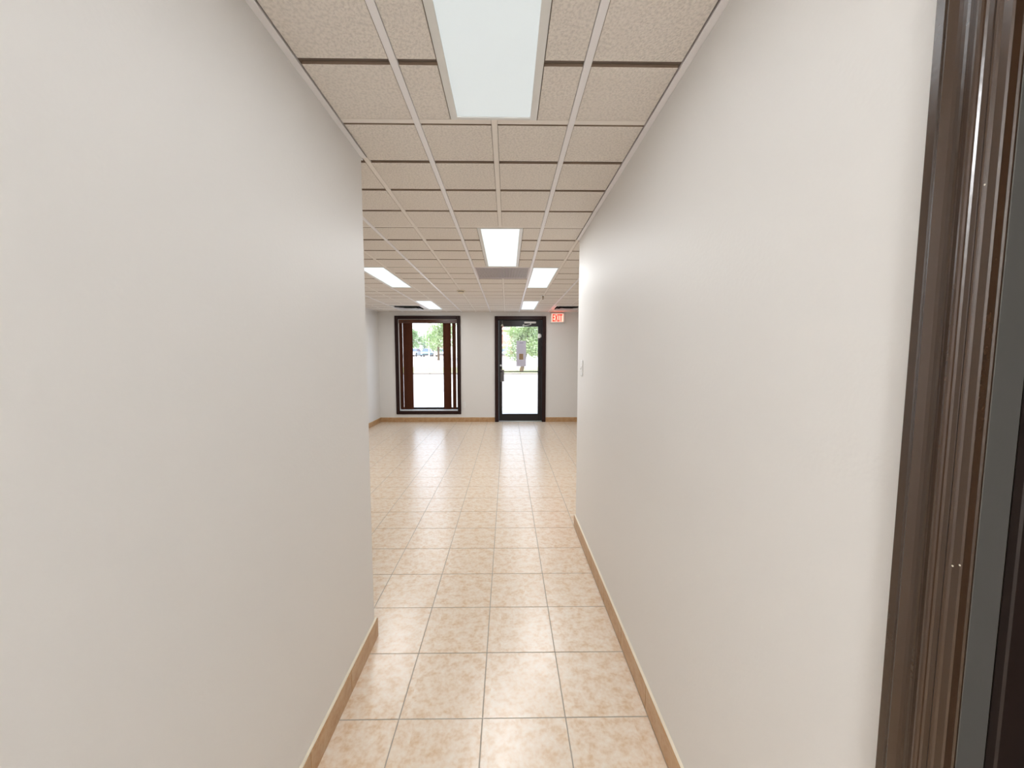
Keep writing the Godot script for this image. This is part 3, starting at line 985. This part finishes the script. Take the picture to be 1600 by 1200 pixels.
func car(at: Vector3, turn: float, c: Color, label: String):
	var o := thing("car", at, label, "car", "cars parked in the far lot")
	o.rotation_degrees.y = turn
	var paint := mat(c, 0.25, 0.6)
	# side outline (z forward is the front), extruded across and narrowed towards the roof
	var low := PackedVector2Array([Vector2(-2.2, 0.28), Vector2(-2.25, 0.55), Vector2(-2.15, 0.92), Vector2(-1.6, 0.98), Vector2(0.75, 0.95), Vector2(1.9, 0.82), Vector2(2.2, 0.68), Vector2(2.25, 0.4), Vector2(2.15, 0.25)])
	var st := begin()
	extrude(low, Vector3(-0.88, 0, 0), Vector3(0.88, 0, 0), Vector3(0, 0, 1), Vector3.UP, st)
	put("body", st.commit(), paint, o)
	st = begin()
	frustum(st, Vector3(-0.8, 0.95, -1.75), Vector3(0.8, 0.95, 0.85), Vector3(-0.6, 1.44, -1.15), Vector3(0.6, 1.44, 0.15))
	put("greenhouse", st.commit(), M.pane, o)
	st = begin()
	cbox(st, Vector3(-0.62, 1.42, -1.2), Vector3(0.62, 1.48, 0.2), 0.03)
	put("roof_panel", st.commit(), paint, o)
	for x: float in [-0.86, 0.86]:
		for z: float in [-1.35, 1.35]:
			var wh := put("wheel", lathe([Vector2(0, -0.1), Vector2(0.2, -0.1), Vector2(0.3, -0.1), Vector2(0.33, -0.06), Vector2(0.33, 0.06), Vector2(0.3, 0.1), Vector2(0, 0.1)], Vector3.ZERO, Vector3(1, 0, 0), 18).commit(), M.tyre, o, Vector3(x, 0.33, z))
			put("hub_cap", lathe([Vector2(0, 0.0), Vector2(0.19, 0.0), Vector2(0.2, -0.02)], Vector3(signf(x) * 0.11, 0, 0), Vector3(1, 0, 0) * signf(x), 14).commit(), M.steel, wh)
	for x: float in [-0.62, 0.62]:
		st = begin()
		cbox(st, Vector3(x - 0.2, 0.56, 2.16), Vector3(x + 0.2, 0.70, 2.27), 0.02)
		put("headlight", st.commit(), M.plate, o)
	st = begin()
	cbox(st, Vector3(-0.55, 0.34, 2.17), Vector3(0.55, 0.5, 2.275), 0.02)
	put("front_grille", st.commit(), M.black, o)
	st = begin()
	cbox(st, Vector3(-0.85, 0.16, -2.1), Vector3(0.85, 0.3, 2.1), 0.02)
	put("underbody", st.commit(), M.black, o)

func frustum(st: SurfaceTool, a0: Vector3, a1: Vector3, b0: Vector3, b1: Vector3):
	var lo := [Vector3(a0.x, a0.y, a0.z), Vector3(a1.x, a0.y, a0.z), Vector3(a1.x, a0.y, a1.z), Vector3(a0.x, a0.y, a1.z)]
	var hi := [Vector3(b0.x, b0.y, b0.z), Vector3(b1.x, b0.y, b0.z), Vector3(b1.x, b0.y, b1.z), Vector3(b0.x, b0.y, b1.z)]
	var mid := (a0 + a1 + b0 + b1) / 4
	for k in 4:
		var j := (k + 1) % 4
		var n: Vector3 = (lo[j] - lo[k]).cross(hi[k] - lo[k]).normalized()
		if n.dot(lo[k] - mid) < 0: n = -n
		quad(st, lo[k], lo[j], hi[j], hi[k], n)
	quad(st, hi[0], hi[1], hi[2], hi[3], Vector3.UP)
	quad(st, lo[0], lo[1], lo[2], lo[3], Vector3.DOWN)

func leaf_mesh() -> ArrayMesh:
	var st := begin()
	var pts := [Vector3(0, 0, -0.5), Vector3(0.26, 0.06, -0.1), Vector3(0.2, 0.05, 0.22), Vector3(0, -0.02, 0.5), Vector3(-0.2, 0.05, 0.22), Vector3(-0.26, 0.06, -0.1)]
	for k in 5:
		if k == 2: continue
		var a: Vector3 = pts[k]
		var b: Vector3 = pts[(k + 1) % 6]
		tri(st, Vector3(0, -0.03, 0), a, b, Vector3.UP)
	tri(st, Vector3(0, -0.03, 0), pts[2], pts[3], Vector3.UP)
	tri(st, Vector3(0, -0.03, 0), pts[5], pts[0], Vector3.UP)
	return st.commit()

func tree(at: Vector3, mid: Vector3, rad: Vector3, leaf: float, n: int, lm: Material, seed_: int, label: String):
	var r := RandomNumberGenerator.new()
	r.seed = seed_
	var o := thing("tree", at, label, "tree")
	var st := begin()
	taper(Vector3.ZERO, mid * 0.6, rad.x * 0.07, rad.x * 0.05, 10, st)
	taper(mid * 0.6, mid + Vector3(0, rad.y * 0.6, 0), rad.x * 0.05, 0.02, 8, st)
	var clumps := []
	for k in 26:
		var dir := Vector3(r.randfn(), r.randfn(), r.randfn()).normalized()
		var c := mid + dir * rad * r.randf_range(0.35, 0.82)
		clumps.append([c, r.randf_range(0.28, 0.48)])
		if k % 2 == 0: taper(mid * r.randf_range(0.5, 0.9), c, rad.x * 0.022, 0.01, 6, st)
	put("trunk", st.commit(), M.bark, o)
	var mm := MultiMesh.new()
	mm.transform_format = MultiMesh.TRANSFORM_3D
	mm.mesh = leaf_mesh()
	mm.instance_count = n
	for i in n:
		var cl = clumps[r.randi() % clumps.size()]
		var dir := Vector3(r.randfn(), r.randfn(), r.randfn()).normalized()
		var p: Vector3 = cl[0] + dir * rad * cl[1] * pow(r.randf(), 0.4)
		p.y = maxf(p.y, 0.45 + 0.2 * r.randf())
		var b := Basis.from_euler(Vector3(r.randf_range(-1.2, 0.6), r.randf() * TAU, r.randf_range(-0.7, 0.7))).scaled(Vector3.ONE * leaf * r.randf_range(0.7, 1.3))
		mm.set_instance_transform(i, Transform3D(b, p))
	var mi := MultiMeshInstance3D.new()
	mi.name = "foliage"
	mi.multimesh = mm
	mi.material_override = lm
	mi.set_meta("kind", "stuff")
	o.add_child(mi, true)

func conifer(at: Vector3, h: float, rad: float, label: String):
	var r := RandomNumberGenerator.new()
	r.seed = 77
	var o := thing("conifer", at, label, "tree")
	put("trunk", taper(Vector3.ZERO, Vector3(0, h * 0.95, 0), 0.12, 0.02, 8).commit(), M.bark, o)
	var n := 1600
	var mm := MultiMesh.new()
	mm.transform_format = MultiMesh.TRANSFORM_3D
	mm.mesh = leaf_mesh()
	mm.instance_count = n
	for i in n:
		var t := pow(r.randf(), 0.6)
		var y := h * (1.0 - t * 0.93)
		var a := r.randf() * TAU
		var q := rad * t * (0.75 + 0.25 * sin(a * 7.0 + y * 9.0)) * sqrt(r.randf_range(0.2, 1.0))
		var b := Basis.from_euler(Vector3(0.5, a, 0)).scaled(Vector3(0.14, 0.2, 0.34))
		mm.set_instance_transform(i, Transform3D(b, Vector3(sin(a) * q, y, cos(a) * q)))
	var mi := MultiMeshInstance3D.new()
	mi.name = "foliage"
	mi.multimesh = mm
	mi.material_override = M.leaf_c
	mi.set_meta("kind", "stuff")
	o.add_child(mi, true)

func building():
	var o := thing("brick_building", p3(-4.0, 1.2, 96.0), "red brick building with white bands, seen through the left of the entrance door", "building")
	put("wall", bx(-6, 5.4, 0, 9.6, 0, 10, 0.02).commit(), M.brick, o)
	for k in 3:
		put("white_band", bx(-6.05, 5.45, 2.5 + k * 3.0, 3.05 + k * 3.0, -0.12, 0.05, 0.02).commit(), M.band, o)
		for j in 5:
			var wx := -5.4 + j * 2.15
			var f := put("window", rect_ring(wx, wx + 1.5, 0.9 + k * 3.0, 2.3 + k * 3.0, -0.06, 0.02, 0.08, 0.01).commit(), M.band, o)
			put("pane", bx(wx + 0.08, wx + 1.42, 0.98 + k * 3.0, 2.22 + k * 3.0, -0.03, 0.01, 0.0).commit(), M.pane, f)
	put("parapet", bx(-6.1, 5.5, 9.5, 9.8, -0.15, 10.1, 0.02).commit(), M.band, o)
	var b := thing("low_building", p3(-18.6, 1.2, 95.0), "low pale building with a flat white roof, behind the cars in the tall window", "building")
	put("wall", bx(-2.2, 2.2, 0, 2.6, 0, 6, 0.02).commit(), mat(Color(0.82, 0.72, 0.68), 0.9), b)
	put("roof_edge", bx(-2.4, 2.4, 2.6, 3.0, -0.3, 6.2, 0.03).commit(), M.band, b)
	for j in 3:
		var f := put("window", rect_ring(-1.8 + j * 1.25, -0.9 + j * 1.25, 0.9, 1.9, -0.05, 0.02, 0.07, 0.01).commit(), M.band, b)
		put("pane", bx(-1.73 + j * 1.25, -0.97 + j * 1.25, 0.97, 1.83, -0.03, 0.01, 0.0).commit(), M.pane, f)
